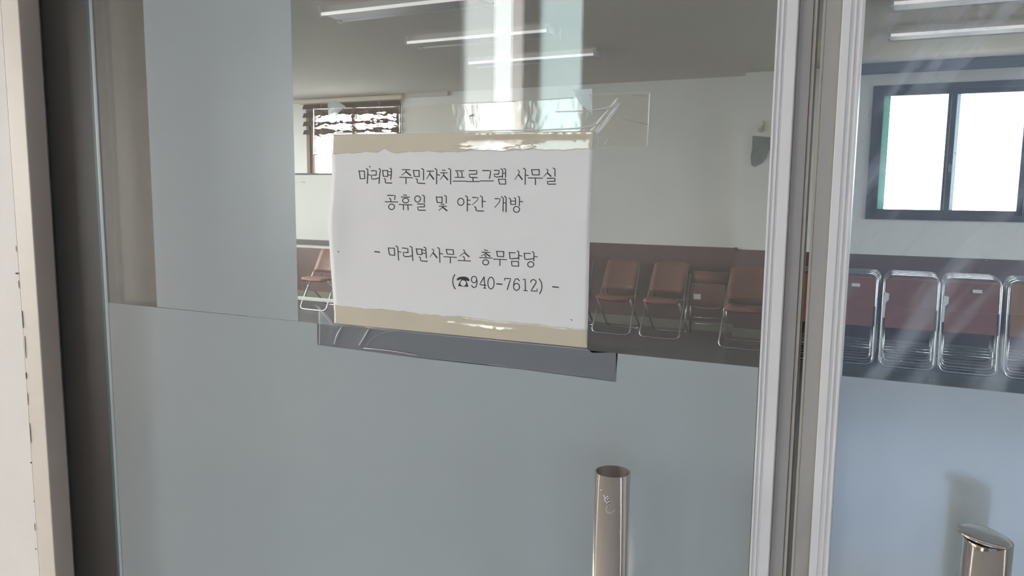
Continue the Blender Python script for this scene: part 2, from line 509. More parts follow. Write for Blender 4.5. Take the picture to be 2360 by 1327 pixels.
portal('portal_5', (XR+.21, 5.5, 1.65), (0, math.radians(90), 0), 1.5, 1.8)

# curtain box above the right window, wooden blind on the left window
tag(box('curtain_box', 'valance', (-.38, 1.75, YF-.13, YF-.001, ZC-.085, ZC-.001), bevel=.004), 'long slate grey curtain box under the ceiling above the right window', 'curtain box')
e = empty('wooden_blind', ((LW[0]+LW[1])/2, YFL-.06, 2.70))
tag(e, 'dark wooden slatted blind half drawn over the left window', 'blind')
w = (LW[1]-LW[0])/2+.02
b_ = bmesh.new(); bx(b_, -w-.06, w+.05, -.03, .05, .0, .055, bevel=.004); obj('head_box', b_, 'cream', e)
for k in range(4):
    b_ = bmesh.new()
    z = -.040-.114*k
    vs = [(-w, -.012, z-.032), (w, -.012, z-.032), (w, .018, z+.032), (-w, .018, z+.032)]
    slab(b_, vs, .006)
    obj('slat', b_, 'blind', e)
for s in (-1, 1):
    b_ = bmesh.new(); tube(b_, [(s*w*.6, .0, 0), (s*w*.6, .0, -.45)], .003, 6); obj('ladder_cord', b_, 'cream', e)

# ceiling fixtures
def fixture(x0, y0, label):
    e = empty('ceiling_light', (x0+.635, y0+.115, ZC))
    tag(e, label, 'ceiling light', 'fluorescent fixtures on the ceiling')
    b_ = bmesh.new()
    bx(b_, -.615, .600, -.085, .085, -.055, 0)
    for sy in (-.108, .108):
        bx(b_, -.635, -.616, sy-.014, sy+.014, -.07, 0); bx(b_, .616, .635, sy-.014, sy+.014, -.07, 0)
    obj('housing', b_, 'light_body', e)
    b_ = bmesh.new(); bx(b_, -.610, .595, -.08, .08, -.06, -.0555); obj('reflector', b_, 'light_panel', e)
    for s in (-1, 1):
        b_ = bmesh.new(); tube(b_, [(-.615, s*.108, -.055), (.615, s*.108, -.055)], .011, 10); obj('tube', b_, 'tube' if s < 0 else 'light_body', e, True)
    return e
ROWS = (3.70, 4.78, 5.84)
for k, (y, wh) in enumerate(zip(ROWS, ('nearest', 'middle', 'farthest'))):
    fixture(-3.54, y, f'white fluorescent ceiling light seen through the left door, {wh} of its column of three')
for k, (y, wh) in enumerate(zip(ROWS, ('nearest', 'middle', 'farthest'))):
    fixture(0.02, y+.08, f'white fluorescent ceiling light in front of the right window, {wh} of its column of three')

# ================================================================== CHAIRS
def open_chair(label, group):
    e = empty('folding_chair')
    tag(e, label, 'chair', group)
    R = .0105
    # front loop that runs up into the backrest
    pts = [(-.178, .205, .76), (-.20, -.005, .40), (-.215, -.22, R), (.215, -.22, R), (.20, -.005, .40), (.178, .205, .76)]
    b_ = bmesh.new(); tube(b_, fillet(pts, .065, 6), R, 8); obj('front_leg_loop', b_, 'chrome', e, True)
    pts = [(-.185, -.15, .385), (-.195, .26, R), (.195, .26, R), (.185, -.15, .385)]
    b_ = bmesh.new(); tube(b_, fillet(pts, .06, 6), R, 8); obj('rear_leg_loop', b_, 'chrome', e, True)
    # seat
    b_ = bmesh.new()
    prof = [(-.215, .375), (-.225, .395), (-.215, .415), (-.19, .424), (0, .414), (.165, .405), (.175, .39), (.165, .378), (0, .386), (-.19, .378)]
    L0 = [b_.verts.new((-.178, y, z)) for y, z in prof]
    M_ = [[b_.verts.new((x, y-(.012 if y < -.15 else 0)*(1-(x/.15)**2), z-.008*(1-(x/.15)**2))) for y, z in prof] for x in (-.13, -.065, 0, .065, .13)]
    L1 = [b_.verts.new((.178, y, z)) for y, z in prof]
    rows = [L0]+M_+[L1]
    n = len(prof)
    for a, b in zip(rows, rows[1:]):
        for k in range(n):
            b_.faces.new((a[k], a[(k+1) % n], b[(k+1) % n], b[k]))
    b_.faces.new(L0); b_.faces.new(L1[::-1])
    obj('seat', b_, 'vinyl_red', e, True)
    # backrest, bowed
    b_ = bmesh.new()
    NX, NZ = 8, 6
    g0, g1 = [], []
    for j in range(NZ+1):
        z = .47+.315*j/NZ
        yb = .205*(z-.40)/.36 - .008
        r_, q_ = [], []
        for i in range(NX+1):
            u = -1+2*i/NX
            zz = z - (.022*abs(u)**4 if j == NZ else 0)
            r_.append(b_.verts.new((u*.184, yb+.03*(1-u*u)-.024, zz)))
            q_.append(b_.verts.new((u*.184, yb+.03*(1-u*u)+.004, zz)))
        g0.append(r_); g1.append(q_)
    for j in range(NZ):
        for i in range(NX):
            b_.faces.new((g0[j][i], g0[j][i+1], g0[j+1][i+1], g0[j+1][i]))
            b_.faces.new((g1[j][i], g1[j+1][i], g1[j+1][i+1], g1[j][i+1]))
    for i in range(NX):
        b_.faces.new((g0[0][i], g1[0][i], g1[0][i+1], g0[0][i+1])); b_.faces.new((g0[NZ][i], g0[NZ][i+1], g1[NZ][i+1], g1[NZ][i]))
    for j in range(NZ):
        b_.faces.new((g0[j][0], g0[j+1][0], g1[j+1][0], g1[j][0])); b_.faces.new((g0[j][NX], g1[j][NX], g1[j+1][NX], g0[j+1][NX]))
    obj('backrest', b_, 'vinyl', e, True)
    for s in (-1, 1):
        b_ = bmesh.new(); tube(b_, [(s*.172, .165, .385), (s*.176, .13, .49)], .008, 6); obj('seat_link', b_, 'chrome', e, True)
    return e
OG = 'open folding chairs along the wainscot'
c0 = open_chair('open brown folding chair half hidden by the right edge of the notice', OG)
def put_floor(o, px, py, dy=.22, rz=0):
    p = on_z(px, py, 0.0)
    o.location = (p.x, p.y+dy, 0)
    o.rotation_euler = (0, 0, rz)
put_floor(c0, 1299, 763)
spots = [((1407, 771), 'open brown folding chair first to the right of the notice, fully in view'),
         ((1519, 781), 'open brown folding chair just left of the chair with a square sticker'),
         ((1706, 806), 'open red-brown folding chair in front of the wall step, beside the white door stile'),
         ((722, 716), 'open brown folding chair behind the wheeled whiteboard, left of the notice')]
for (p, lab) in spots:
    c = copy_tree(c0)
    c['label'] = lab
    put_floor(c, *p, rz=random.uniform(-.05, .05))

# chair with raised seat, leaning closed
def leaning_chair():
    e = empty('folding_chair')
    tag(e, 'folded brown chair with a square pale sticker leaning between open chairs', 'chair', OG)
    for s in (-1, 1):
        b_ = bmesh.new(); tube(b_, [(s*.215, -.12, .012), (s*.205, .10, .67)], .0105, 8); obj('front_leg', b_, 'chrome', e, True)
        b_ = bmesh.new(); tube(b_, [(s*.19, .12, .012), (s*.185, .05, .45)], .0105, 8); obj('rear_leg', b_, 'chrome', e, True)
    for z, y in ((.20, .10), (.13, .115)):
        b_ = bmesh.new(); tube(b_, [(-.19, y, z), (.19, y, z)], .008, 8); obj('crossbar', b_, 'chrome', e, True)
    b_ = bmesh.new()
    tube(b_, fillet([(-.18, .05, .335), (-.10, .03, .315), (.10, .03, .315), (.18, .05, .335)], .08, 6), .011, 8)
    obj('seat_front_rail', b_, 'chrome', e, True)
    b_ = bmesh.new(); bx(b_, -.185, .185, .03, .055, .335, .575, bevel=.008); st = obj('seat', b_, 'vinyl', e)
    b_ = bmesh.new(); bx(b_, -.15, -.075, .026, .031, .405, .462); obj('sticker', b_, 'sticker', st)
    b_ = bmesh.new()
    for k in range(9):
        pass
    arc = [(-.185+.37*k/8, .085-.035*math.sin(PI*k/8), .0) for k in range(9)]
    lo = [Vector((x, y, .575-.02*math.sin(PI*i/8))) for i, (x, y, z) in enumerate(arc)]
    hi = [Vector((x, y+.015, .70)) for (x, y, z) in arc]
    A = [b_.verts.new(v) for v in lo]; B = [b_.verts.new(v) for v in hi]
    C = [b_.verts.new(v+Vector((0, .028, 0))) for v in hi]; D = [b_.verts.new(v+Vector((0, .028, 0))) for v in lo]
    for i in range(8):
        for P, Q in ((A, B), (B, C), (C, D), (D, A)):
            b_.faces.new((P[i], P[i+1], Q[i+1], Q[i]))
    b_.faces.new((A[0], B[0], C[0], D[0])); b_.faces.new((A[8], D[8], C[8], B[8]))
    obj('backrest', b_, 'vinyl', e, True)
    return e
lc = leaning_chair()
put_floor(lc, 1621, 783, .12)

# folded chairs in stacks
def folded_chair(label, group, pad='vinyl_red', sticker=True, bracket=True):
    e = empty('folded_chair')
    tag(e, label, 'chair', group)
    R = .011
    TL = math.tan(math.radians(7.5))
    def P(x, y, z):
        return (x, y+z*TL, z)
    pts = [P(-.216, 0, R), P(.216, 0, R), P(.214, 0, .815), P(-.214, 0, .815)]
    b_ = bmesh.new(); tube(b_, fillet(pts, .075, 6, True), R, 8, True); obj('front_leg_loop', b_, 'chrome', e, True)
    pts = [P(-.185, .03, .56), P(-.195, .05, .05), P(.195, .05, .05), P(.185, .03, .56)]
    b_ = bmesh.new(); tube(b_, fillet(pts, .06, 5), R*.9, 8); obj('rear_leg_loop', b_, 'chrome', e, True)
    b_ = bmesh.new(); tube(b_, [P(-.206, .0, .16), P(.206, .0, .16)], .005, 6); obj('crossbar', b_, 'chrome', e, True)
    def plate(x, z0, z1, y0, y1, mat, nm, bow=0.012):
        b2 = bmesh.new()
        n = 6
        rows = []
        for i in range(n+1):
            u = -1+2*i/n
            dy = bow*(1-u*u)
            rows.append([b2.verts.new(P(u*x, y, z)) for (y, z) in ((y0+dy, z0), (y0+dy, z1), (y1+dy, z1), (y1+dy, z0))])
        for a, b in zip(rows, rows[1:]):
            for k in range(4):
                b2.faces.new((a[k], a[(k+1) % 4], b[(k+1) % 4], b[k]))
        b2.faces.new(rows[0]); b2.faces.new(rows[-1][::-1])
        return obj(nm, b2, mat, e)
    br = plate(.200, .525, .785, -.006, .014, pad, 'backrest')
    plate(.193, .355, .535, -.022, .006, pad, 'seat', .006)
    if sticker:
        b_ = bmesh.new()
        slab(b_, [P(.005, -.002, .70), P(.075, -.002, .70), P(.075, -.002, .728), P(.005, -.002, .728)], -.004)
        obj('sticker', b_, 'sticker', br)
    if bracket:
        b_ = bmesh.new()
        slab(b_, [P(-.214, -.012, .44), P(-.197, -.012, .44), P(-.194, -.012, .575), P(-.172, -.012, .60), P(-.170, -.012, .655), P(-.204, -.012, .665), P(-.214, -.012, .62)], -.012)
        obj('hinge_bracket', b_, 'white_plastic', e)
    return e
SG = 'folded chairs stacked below the right window'
order = ('frontmost', 'second from the front', 'third from the front', 'rearmost')
protoA = folded_chair('x', SG)
protoB = folded_chair('x', SG, sticker=False)
protoC = folded_chair('x', SG, pad='vinyl_tan', sticker=False, bracket=False)
protoD = folded_chair('x', SG, sticker=False, bracket=False)
used = set()
stacks = [(-.615, 'stack glimpsed between the stiles', protoD),
          (-.140, 'stickered stack beside the right stile', protoA),
          (.338, 'plain middle stack under the window', protoB),
          (.812, 'stickered stack right of the plain one', protoA),
          (1.290, 'stack cut by the right picture edge', protoC)]
for (x, where, proto) in stacks:
    for k in range(4):
        src = proto if k == 0 else protoD
        if src.name not in used:
            c = src; used.add(src.name)
        else:
            c = copy_tree(src)
        c['label'] = f'brown folded chair, {order[k]} in the {where}'
        c.location = (x+random.uniform(-.006, .006)+.008*k, 6.80+.145*k, 0)
        c.rotation_euler = (0, 0, random.uniform(-.015, .015))

# ================================================================== WHITEBOARD, WALL HANGING
WY = 6.66
e = empty('whiteboard', (-6.3, WY, 0))
tag(e, 'wheeled whiteboard with faint marker writing behind the left edge of the notice', 'whiteboard')
pn = obj('writing_panel', bx(bmesh.new(), -.88, .88, 0, .02, .93, 1.70), 'board', e)
b_ = bmesh.new()
bx(b_, -.90, .90, -.008, .026, 1.70, 1.722); bx(b_, -.90, -.88, -.008, .026, .91, 1.70); bx(b_, .88, .90, -.008, .026, .91, 1.70)
obj('panel_frame', b_, 'tray', e)
obj('marker_tray', bx(bmesh.new(), -.90, .90, -.05, .026, .872, .93, bevel=.004), 'tray', e)
obj('upper_rail', bx(bmesh.new(), -.90, .90, -.015, .03, .832, .868), 'white_plastic', e)
obj('lower_rail', bx(bmesh.new(), -.90, .90, -.015, .025, .19, .225), 'white_plastic', e)
for s in (-1, 1):
    obj('post', bx(bmesh.new(), s*.93-.02, s*.93+.02, -.015, .025, .08, 1.5), 'white_plastic', e)
    ft = obj('foot', bx(bmesh.new(), s*.93-.025, s*.93+.025, -.28, .28, .06, .10, bevel=.004), 'white_plastic', e)
    for t in (-1, 1):
        b_ = bmesh.new()
        tube(b_, [(s*.93-.012, t*.25, .03), (s*.93+.012, t*.25, .03)], .03, 12)
        obj('caster', b_, 'black_plastic', ft)
b_ = bmesh.new()
def scribble(b_, x, z, n, dx, dz):
    pts = [(x+dx*k+random.uniform(-.4, .4)*abs(dx), -.0015, z+dz*k+random.uniform(-.012, .012)) for k in range(n)]
    tube(b_, pts, .0022, 4)
scribble(b_, -.13, 1.615, 6, .012, 0); scribble(b_, -.04, 1.615, 5, .012, 0); scribble(b_, .05, 1.612, 7, .014, 0)
for k in range(6):
    scribble(b_, -.36, 1.47-.045*k, 6, .014, 0)
obj('marker_writing', b_, 'marker', pn)

b_ = bmesh.new()
hp = [(400, 535), (700, 560), (690, 760), (640, 900), (560, 990), (430, 1060), (380, 1030), (370, 900), (395, 720)]
P3 = [on_y(1680+x/7.375, 240+y/7.375, YF-.012) for x, y in hp]
slab(b_, P3, .010)
tag(obj('wall_hanging', b_, 'hang'), 'dark grey green hanging with a rounded lower edge on the white wall', 'wall hanging')
b_ = bmesh.new()
P3 = [on_y(1680+x/7.375, 240+y/7.375, YF-.018) for x, y in ((575, 290), (600, 330), (590, 430), (545, 470), (490, 440), (520, 400), (560, 415), (570, 350))]
tube(b_, P3, .008, 8)
tag(obj('wall_hook', b_, 'hook', smooth=True), 'small beige hook on the wall just above the grey green hanging', 'hook')

# ================================================================== THE DOOR WALL
ZD = 2.25
ZFILM = 1.351
# painted frame at the left, wall edge beyond it, steel jamb behind
YP = -.012
XF = -1.054      # inner face of the left frame
struct(box('wall_front', 'room_wall', (XL, XF-.002, .02, .16, 0, ZC)), 'wall between hall and room, left of the doors', 'wall')
b_ = bmesh.new()
bx(b_, -4.6, -1.0915, -.0115, .019, 0, ZC)
struct(obj('wall_hall_left', b_, 'post_wall'), 'off-white painted wall face at the far left edge', 'wall')
b_ = bmesh.new()
bx(b_, -1.0905, XF, YP, .0175, 0, ZD+.05, bevel=.0015)
fr = struct(obj('trim_4', b_, 'post'), 'beige painted door frame post left of the glass door', 'door frame')
# grime along the seam
b_ = bmesh.new()
for (x, y, sx, sz) in ((37, 573, .8, 10), (38, 630, 6, 3), (43, 655, .7, 14), (52, 735, .8, 30), (58, 800, .7, 40), (60, 866, 1.6, 12), (64, 920, .6, 22), (70, 1000, .6, 36), (71, 1066, 3, 3), (78, 1155, 2, 2), (80, 1215, .8, 14), (82, 1265, 1.5, 3)):
    p = on_y(x, y, YP-.0008)
    m = .00041
    c = [(p.x+sx*m*math.cos(a)*1.5*random.uniform(.7, 1.2), YP-.0008, p.z+sz*m*math.sin(a)*random.uniform(.8, 1.15)) for a in [2*PI*k/9 for k in range(9)]]
    slab(b_, c, .0006)
o = obj('grime', b_, 'dirt', fr)
struct(box('trim_5', 'steel_jamb', (XF+.0005, -.832, .018, .16, 0, ZD)), 'dark brushed steel jamb behind the edge of the left glass door', 'door jamb')
struct(box('trim_6', 'steel_jamb', (.935, 1.125, .018, .16, 0, ZD)), 'brushed steel jamb behind the right glass door', 'door jamb')
struct(box('wall_front_right', 'room_wall', (1.125, XR, .02, .16, 0, ZC)), 'wall between hall and room, right of the doors', 'wall')
struct(box('wall_hall_right', 'post_wall', (1.17, 3.2, -.0115, .019, 0, ZC)), 'off-white painted wall face right of the doors', 'wall')
struct(box('trim_7', 'post', (1.125, 1.1695, YP, .019, 0, ZD+.05)), 'beige painted door frame post right of the doors', 'door frame')
struct(box('wall_header', 'post_wall', (XF+.0005, 1.1245, YP, .16, ZD+.012, ZC)), 'wall above the glass doors', 'wall')

def ridged(b_, x0, x1, y0, y1, z0, z1, lines):
    """stile with raised ribs along its length"""
    bx(b_, x0, x1, y0, y1, z0, z1, bevel=.001)
    for (a, b) in lines:
        bx(b_, a, b, y0-.0018, y0+.0005, z0, z1, bevel=.0004)
YG0, YG1 = -.006, .006
def film_sheet(name, outline, parent, label):
    b2 = bmesh.new()
    slab(b2, [(x, YG0-.0006, z) for x, z in outline], .0004)
    bmesh.ops.triangulate(b2, faces=[f for f in b2.faces if len(f.verts) > 4])
    o = obj(name, b2, 'film', parent)
    o['label'] = label
    return o
def xz(px, py, y=-.006):
    p = on_y(px, py, y)
    return (p.x, p.z)

# left leaf
GX0, GX1 = -.921, -.078
d1 = empty('door_1', (0, 0, 0))
struct(d1, 'left frameless glass door with frosted film and a taped notice', 'door')
b_ = bmesh.new(); bx(b_, GX0+.0056, GX1, YG0, YG1, .012, ZD)
obj('glass_pane', b_, 'glass', d1)
b_ = bmesh.new(); bx(b_, GX0-.0065, GX0-.0009, YG0, YG0+.004, .012, ZD)
o = obj('glass_edge', b_, 'edge_glass', d1); o['label'] = 'dark green glass edge'
b_ = bmesh.new(); bx(b_, GX0-.0008, GX0+.0055, YG0-.0008, YG0+.0022, .012, ZD, bevel=.0009)
o = obj('polished_arris', b_, 'edge_light', d1); o['label'] = 'light polished glass edge'
tp_low = [(733, 755), (733, 794), (840, 808), (960, 824), (1080, 836), (1200, 850), (1310, 864), (1419, 879), (1423, 812)]
notch = [xz(x, y) for x, y in tp_low]
zl = ZFILM
out = [(GX0+.006, zl), (notch[0][0], zl)] + notch[1:-1] + [(notch[-1][0]+.0005, zl), (-.0829, zl), (-.0829, .10), (GX0+.006, .10)]
film_sheet('frosted_film', out, d1, 'pale blue grey frosted film on the lower half of the door')
xa, xb = xz(361, 663)[0], xz(686, 663)[0]
film_sheet('frosted_film', [(xa, ZD-.06), (xb, ZD-.06), (xb, zl+.0006), (xa, zl+.0006)], d1, 'tall frosted strip left of the clear window')
b_ = bmesh.new()
ridged(b_, -.0806, -.0641, -.021, .021, .012, ZD, [(-.0803, -.0785), (-.0765, -.0748), (-.0725, -.0644)])
st = obj('meeting_stile', b_, 'pvc', d1)
b_ = bmesh.new(); bx(b_, -.0639, -.0533, -.015, .015, .012, ZD, bevel=.0006)
obj('stile_recess', b_, 'stile_dark', st)
b_ = bmesh.new(); bx(b_, -.0531, -.0504, -.012, .012, .012, ZD, bevel=.0006)
obj('seal_strip', b_, 'brush', st)
# right leaf
d2 = empty('door_2', (0, 0, 0))
struct(d2, 'right frameless glass door with frosted film and smeared clear upper glass', 'door')
b_ = bmesh.new(); bx(b_, -.021, .915, YG0, YG1, .012, ZD)
obj('glass_pane', b_, 'glass_dirty', d2)
b_ = bmesh.new(); bx(b_, .9151, .92, YG0, YG1, .012, ZD)
obj('glass_edge', b_, 'edge_glass', d2)
film_sheet('frosted_film', [(-.0167, zl), (.91, zl), (.91, .10), (-.0167, .10)], d2, 'pale blue frosted film on the lower half of the door')
b_ = bmesh.new()
ridged(b_, -.0316, -.0160, -.021, .021, .012, ZD, [(-.0313, -.025), (-.0225, -.0208), (-.0187, -.0165)])
st = obj('meeting_stile', b_, 'pvc', d2)
b_ = bmesh.new(); bx(b_, -.0437, -.0318, -.015, .015, .012, ZD, bevel=.0006)
obj('stile_recess', b_, 'stile_dark', st)
b_ = bmesh.new(); bx(b_, -.0464, -.0439, -.012, .012, .012, ZD, bevel=.0006)
obj('seal_strip', b_, 'brush', st)

# pull handles
def pipe(b_, x, y, z0, z1, r, ri, n=48):
    o0 = [b_.verts.new((x+r*math.cos(2*PI*k/n), y+r*math.sin(2*PI*k/n), z0)) for k in range(n)]
    o1 = [b_.verts.new((x+r*math.cos(2*PI*k/n), y+r*math.sin(2*PI*k/n), z1)) for k in range(n)]
    i1 = [b_.verts.new((x+ri*math.cos(2*PI*k/n), y+ri*math.sin(2*PI*k/n), z1)) for k in range(n)]
    i0 = [b_.verts.new((x+ri*math.cos(2*PI*k/n), y+ri*math.sin(2*PI*k/n), z1-.12)) for k in range(n)]
    for k in range(n):
        j = (k+1) % n
        f = b_.faces.new((o0[k], o0[j], o1[j], o1[k])); f.smooth = True
        b_.faces.new((o1[k], o1[j], i1[j], i1[k]))
        f = b_.faces.new((i1[k], i1[j], i0[j], i0[k])); f.material_index = 1; f.smooth = True
    f = b_.faces.new(i0); f.material_index = 1
    b_.faces.new(o0[::-1])
    return b_
def handle(x, y, door, cap, label, zt=1.2575):
    b_ = pipe(bmesh.new(), x, y, .46, zt, .0160, .0148)
    h = obj('pull_handle', b_, ['steel', 'steel_in'], door, recalc=True)
    h['label'] = label
    s = 1 if y > 0 else -1
    for z in (1.11, .60):
        b_ = bmesh.new(); tube(b_, [(x, s*.0066, z), (x, y-s*.012, z)], .010, 16); obj('standoff', b_, 'steel', h, True)
    if cap:
        b_ = bmesh.new()
        n = 40
        prof = [(0, .0026), (.009, .0024), (.0150, .0016), (.0180, .0004), (.0180, -.0006), (.0158, -.0012), (0, -.0012)]
        rings = []
        for r, z in prof[1:-1]:
            rings.append([b_.verts.new((r*math.cos(2*PI*k/n), r*math.sin(2*PI*k/n), z)) for k in range(n)])
        t, bt = b_.verts.new((0, 0, prof[0][1])), b_.verts.new((0, 0, prof[-1][1]))
        for a, c in zip(rings, rings[1:]):
            for k in range(n):
                b_.faces.new((a[k], a[(k+1) % n], c[(k+1) % n], c[k]))
        for k in range(n):
            b_.faces.new((t, rings[0][k], rings[0][(k+1) % n])); b_.faces.new((bt, rings[-1][(k+1) % n], rings[-1][k]))
        bmesh.ops.rotate(b_, verts=b_.verts, cent=(0, 0, 0), matrix=Matrix.Rotation(math.radians(8), 3, 'Y'))
        bmesh.ops.translate(b_, verts=b_.verts, vec=(x-.0025, y, zt+.0024))
        o = obj('end_cap', b_, 'steel', h, True)
        o['label'] = 'loose tilted steel end cap'
    return h
h1 = handle(-.1947, -.066, d1, False, 'steel tube handle with an open top and a white scratch')
handle(-.1947, .066, d1, True, 'handle on the room side')
handle(.0904, -.066, d2, True, 'steel tube handle with a loose end cap', 1.2535)
handle(.0904, .066, d2, True, 'handle on the room side', 1.2535)
# scratch marks on the left handle
b_ = bmesh.new()
def on_tube(zx, zy):
    px, py = 1330+zx/4.625, 1040+zy/4.625
    d = ray(px, py)
    # nearest hit with the tube x=-.202, y=-.066
    ox, oy = CAM.x+.1947, CAM.y+.066
    a = d.x*d.x+d.y*d.y; b = 2*(ox*d.x+oy*d.y); c = ox*ox+oy*oy-.01625**2
    q = b*b-4*a*c
    t = (-b-math.sqrt(max(q, 0)))/(2*a)
    return CAM+d*t
for pts, r in ((((250, 405), (268, 422)), .0005), (((285, 460), (300, 500), (295, 520), (322, 550), (352, 528)), .0006), (((300, 500), (330, 478)), .0005), (((318, 515), (340, 500)), .0004), (((330, 580), (312, 610), (318, 645), (350, 662), (390, 640), (402, 620)), .00035)):
    tube(b_, [on_tube(*p) for p in pts], r, 5)
obj('scratch_mark', b_, 'scratch', h1, True)

# ================================================================== NOTICE
def lerp(a, b, t): return a+(b-a)*t
def poly_at(pts, t):
    n = len(pts)-1
    x = min(max(t, 0), 1)*n
    i = min(int(x), n-1)
    f = x-i
    return (lerp(pts[i][0], pts[i+1][0], f), lerp(pts[i][1], pts[i+1][1], f))
def ycurve(pts, y):
    """x of an edge polyline at height y"""
    for (x0, y0), (x1, y1) in zip(pts, pts[1:]):
        if y0 <= y <= y1:
            return lerp(x0, x1, (y-y0)/(y1-y0))
    return pts[0][0] if y < pts[0][1] else pts[-1][0]
LEFT = [(766, 309), (765, 335), (764, 358), (765, 385), (764, 420), (761, 460), (757, 500), (757, 530), (760, 580), (764, 640), (768, 690), (770, 720), (770, 745)]
RIGHT = [(1369, 303), (1368, 330), (1366, 360), (1363, 430), (1360, 520), (1358, 600), (1356, 700), (1353, 802)]
YPAP = -.0082
def relief(px, py):
    """how far the sheet stands off the glass, metres"""
    u = (px-765)/600
    v = (py-309-u*-6)/(437+62*u)
    r = .0006*math.sin(v*PI)*(1+.5*math.sin(5*u+1))
    r += .0028*math.exp(-(u/.05)**2)*math.exp(-((v-.48)/.25)**2)
    r += .0002*math.exp(-((u-1)/.04)**2)*math.exp(-((v-.3)/.3)**2)
    return r
def on_sheet(px, py, lift=0.0):
    return on_y(px, py, YPAP-relief(px, py)-lift)
def sheet(fn_uv, nu, nv, lift, thick=.00012):
    b2 = bmesh.new()
    F, B = [], []
    for j in range(nv+1):
        ra, rb = [], []
        for i in range(nu+1):
            p, l = fn_uv(i/nu, j/nv)
            q = on_sheet(p[0], p[1], lift+l)
            ra.append(b2.verts.new(q)); rb.append(b2.verts.new(q+Vector((0, thick, 0))))
        F.append(ra); B.append(rb)
    for j in range(nv):
        for i in range(nu):
            b2.faces.new((F[j][i], F[j][i+1], F[j+1][i+1], F[j+1][i])); b2.faces.new((B[j][i], B[j+1][i], B[j+1][i+1], B[j][i+1]))
    for i in range(nu):
        b2.faces.new((F[0][i], B[0][i], B[0][i+1], F[0][i+1])); b2.faces.new((F[nv][i], F[nv][i+1], B[nv][i+1], B[nv][i]))
    for j in range(nv):
        b2.faces.new((F[j][0], F[j+1][0], B[j+1][0], B[j][0])); b2.faces.new((F[j][nu], B[j][nu], B[j+1][nu], F[j+1][nu]))
    return b2
def paper_uv(u, v):
    l = poly_at(LEFT, 0); 
    yl, yr = lerp(309, 745, v), lerp(303, 802, v)
    xl, xr = ycurve(LEFT, yl), ycurve(RIGHT, yr)
    return ((lerp(xl, xr, u), lerp(yl, yr, u)), 0.0)
notice = obj('paper_notice', sheet(paper_uv, 60, 48, 0), 'paper', smooth=True)
tag(notice, 'white landscape paper notice with printed lettering, taped to the left glass door', 'notice')
def wob(x, s): return math.sin(x*.05*s)+.6*math.sin(x*.13*s+1.7)+.4*math.sin(x*.31*s+.4)
def top_strip(u, v):
    x = lerp(766, 1369, u)
    y0 = lerp(309, 303, u)
    y1 = lerp(353, 344, u) + 1.3*wob(x, 1.0)
    if 870 < x < 905: y1 -= 9*(1-abs(x-887)/17.5)
    y = lerp(y0, y1, v)
    xl, xr = ycurve(LEFT, y), ycurve(RIGHT, y)
    # the tape over the strip bulges along its right two thirds
    s = min(max((x-1045)/40, 0), 1)
    l = .0019*s*math.exp(-((v-.06-.03*math.sin(x*.02))/.27)**2)*(1+.06*wob(x, 2.2))
    s2 = math.exp(-((x-1060)/38)**2)
    l += .0007*s2*math.exp(-((v-.82-.05*math.sin(x*.1))/.1)**2)
    s3 = math.exp(-((x-1180)/14)**2)+math.exp(-((x-1222)/14)**2)
    l += .0005*s3*math.exp(-((v-.86)/.08)**2)
    return ((lerp(xl, xr, u), y), l)
o = obj('yellowed_strip', sheet(top_strip, 150, 22, .0004), 'yellow', notice, True); o['label'] = 'yellowed tape across the top of the sheet, with a glossy bulge'
def bot_strip(u, v):
    x = lerp(770, 1353, u)
    y1 = lerp(745, 802, u)
    y0 = lerp(703, 760, u) + 1.3*wob(x, .8)
    y = lerp(y0, y1, v)
    xl, xr = ycurve(LEFT, y), ycurve(RIGHT, y)
    s = math.exp(-((x-1130)/45)**2)*math.exp(-((v-.44)/.07)**2)+.8*math.exp(-((x-1070)/14)**2)*math.exp(-((v-.05)/.05)**2)+.7*math.exp(-((x-1025)/16)**2)*math.exp(-((v-.36)/.06)**2)
    s += .7*math.exp(-((x-1300)/18)**2)*math.exp(-((v-.08)/.05)**2)
    return ((lerp(xl, xr, u), y), .0006*s)
o = obj('yellowed_strip', sheet(bot_strip, 150, 22, .0004), 'yellow', notice, True); o['label'] = 'yellowed tape across the foot of the sheet'

# ---- lettering: every stroke drawn on the sheet
def stroke(b_, pts, w, taper=None):
    """pen stroke, points in photo pixels, lying on the sheet"""
    pts = [Vector((p[0], p[1])) for p in pts]
    # resample
    P = [pts[0]]
    for a, b in zip(pts, pts[1:]):
        n = max(1, int((b-a).length/5))
        for k in range(1, n+1):
            P.append(a.lerp(b, k/n))
    Lf, Rt = [], []
    N = len(P)
    for i, p in enumerate(P):
        t = P[min(i+1, N-1)]-P[max(i-1, 0)]
        if t.length < 1e-6: t = Vector((1, 0))
        t.normalize()
        n = Vector((-t.y, t.x))
        ww = w/2
        if taper and N > 1: ww *= lerp(1, taper, i/(N-1))
        q = p
        if i == 0: q = p-t*w*.25
        if i == N-1: q = p+t*w*.25
        Lf.append(b_.verts.new(on_sheet(*(q+n*ww), .00013))); Rt.append(b_.verts.new(on_sheet(*(q-n*ww), .00013)))
    for i in range(N-1):
        b_.faces.new((Lf[i], Lf[i+1], Rt[i+1], Rt[i]))
def ell(cx, cy, rx, ry, n=28):
    return [(cx+rx*math.cos(2*PI*k/n), cy+ry*math.sin(2*PI*k/n)) for k in range(n+1)]
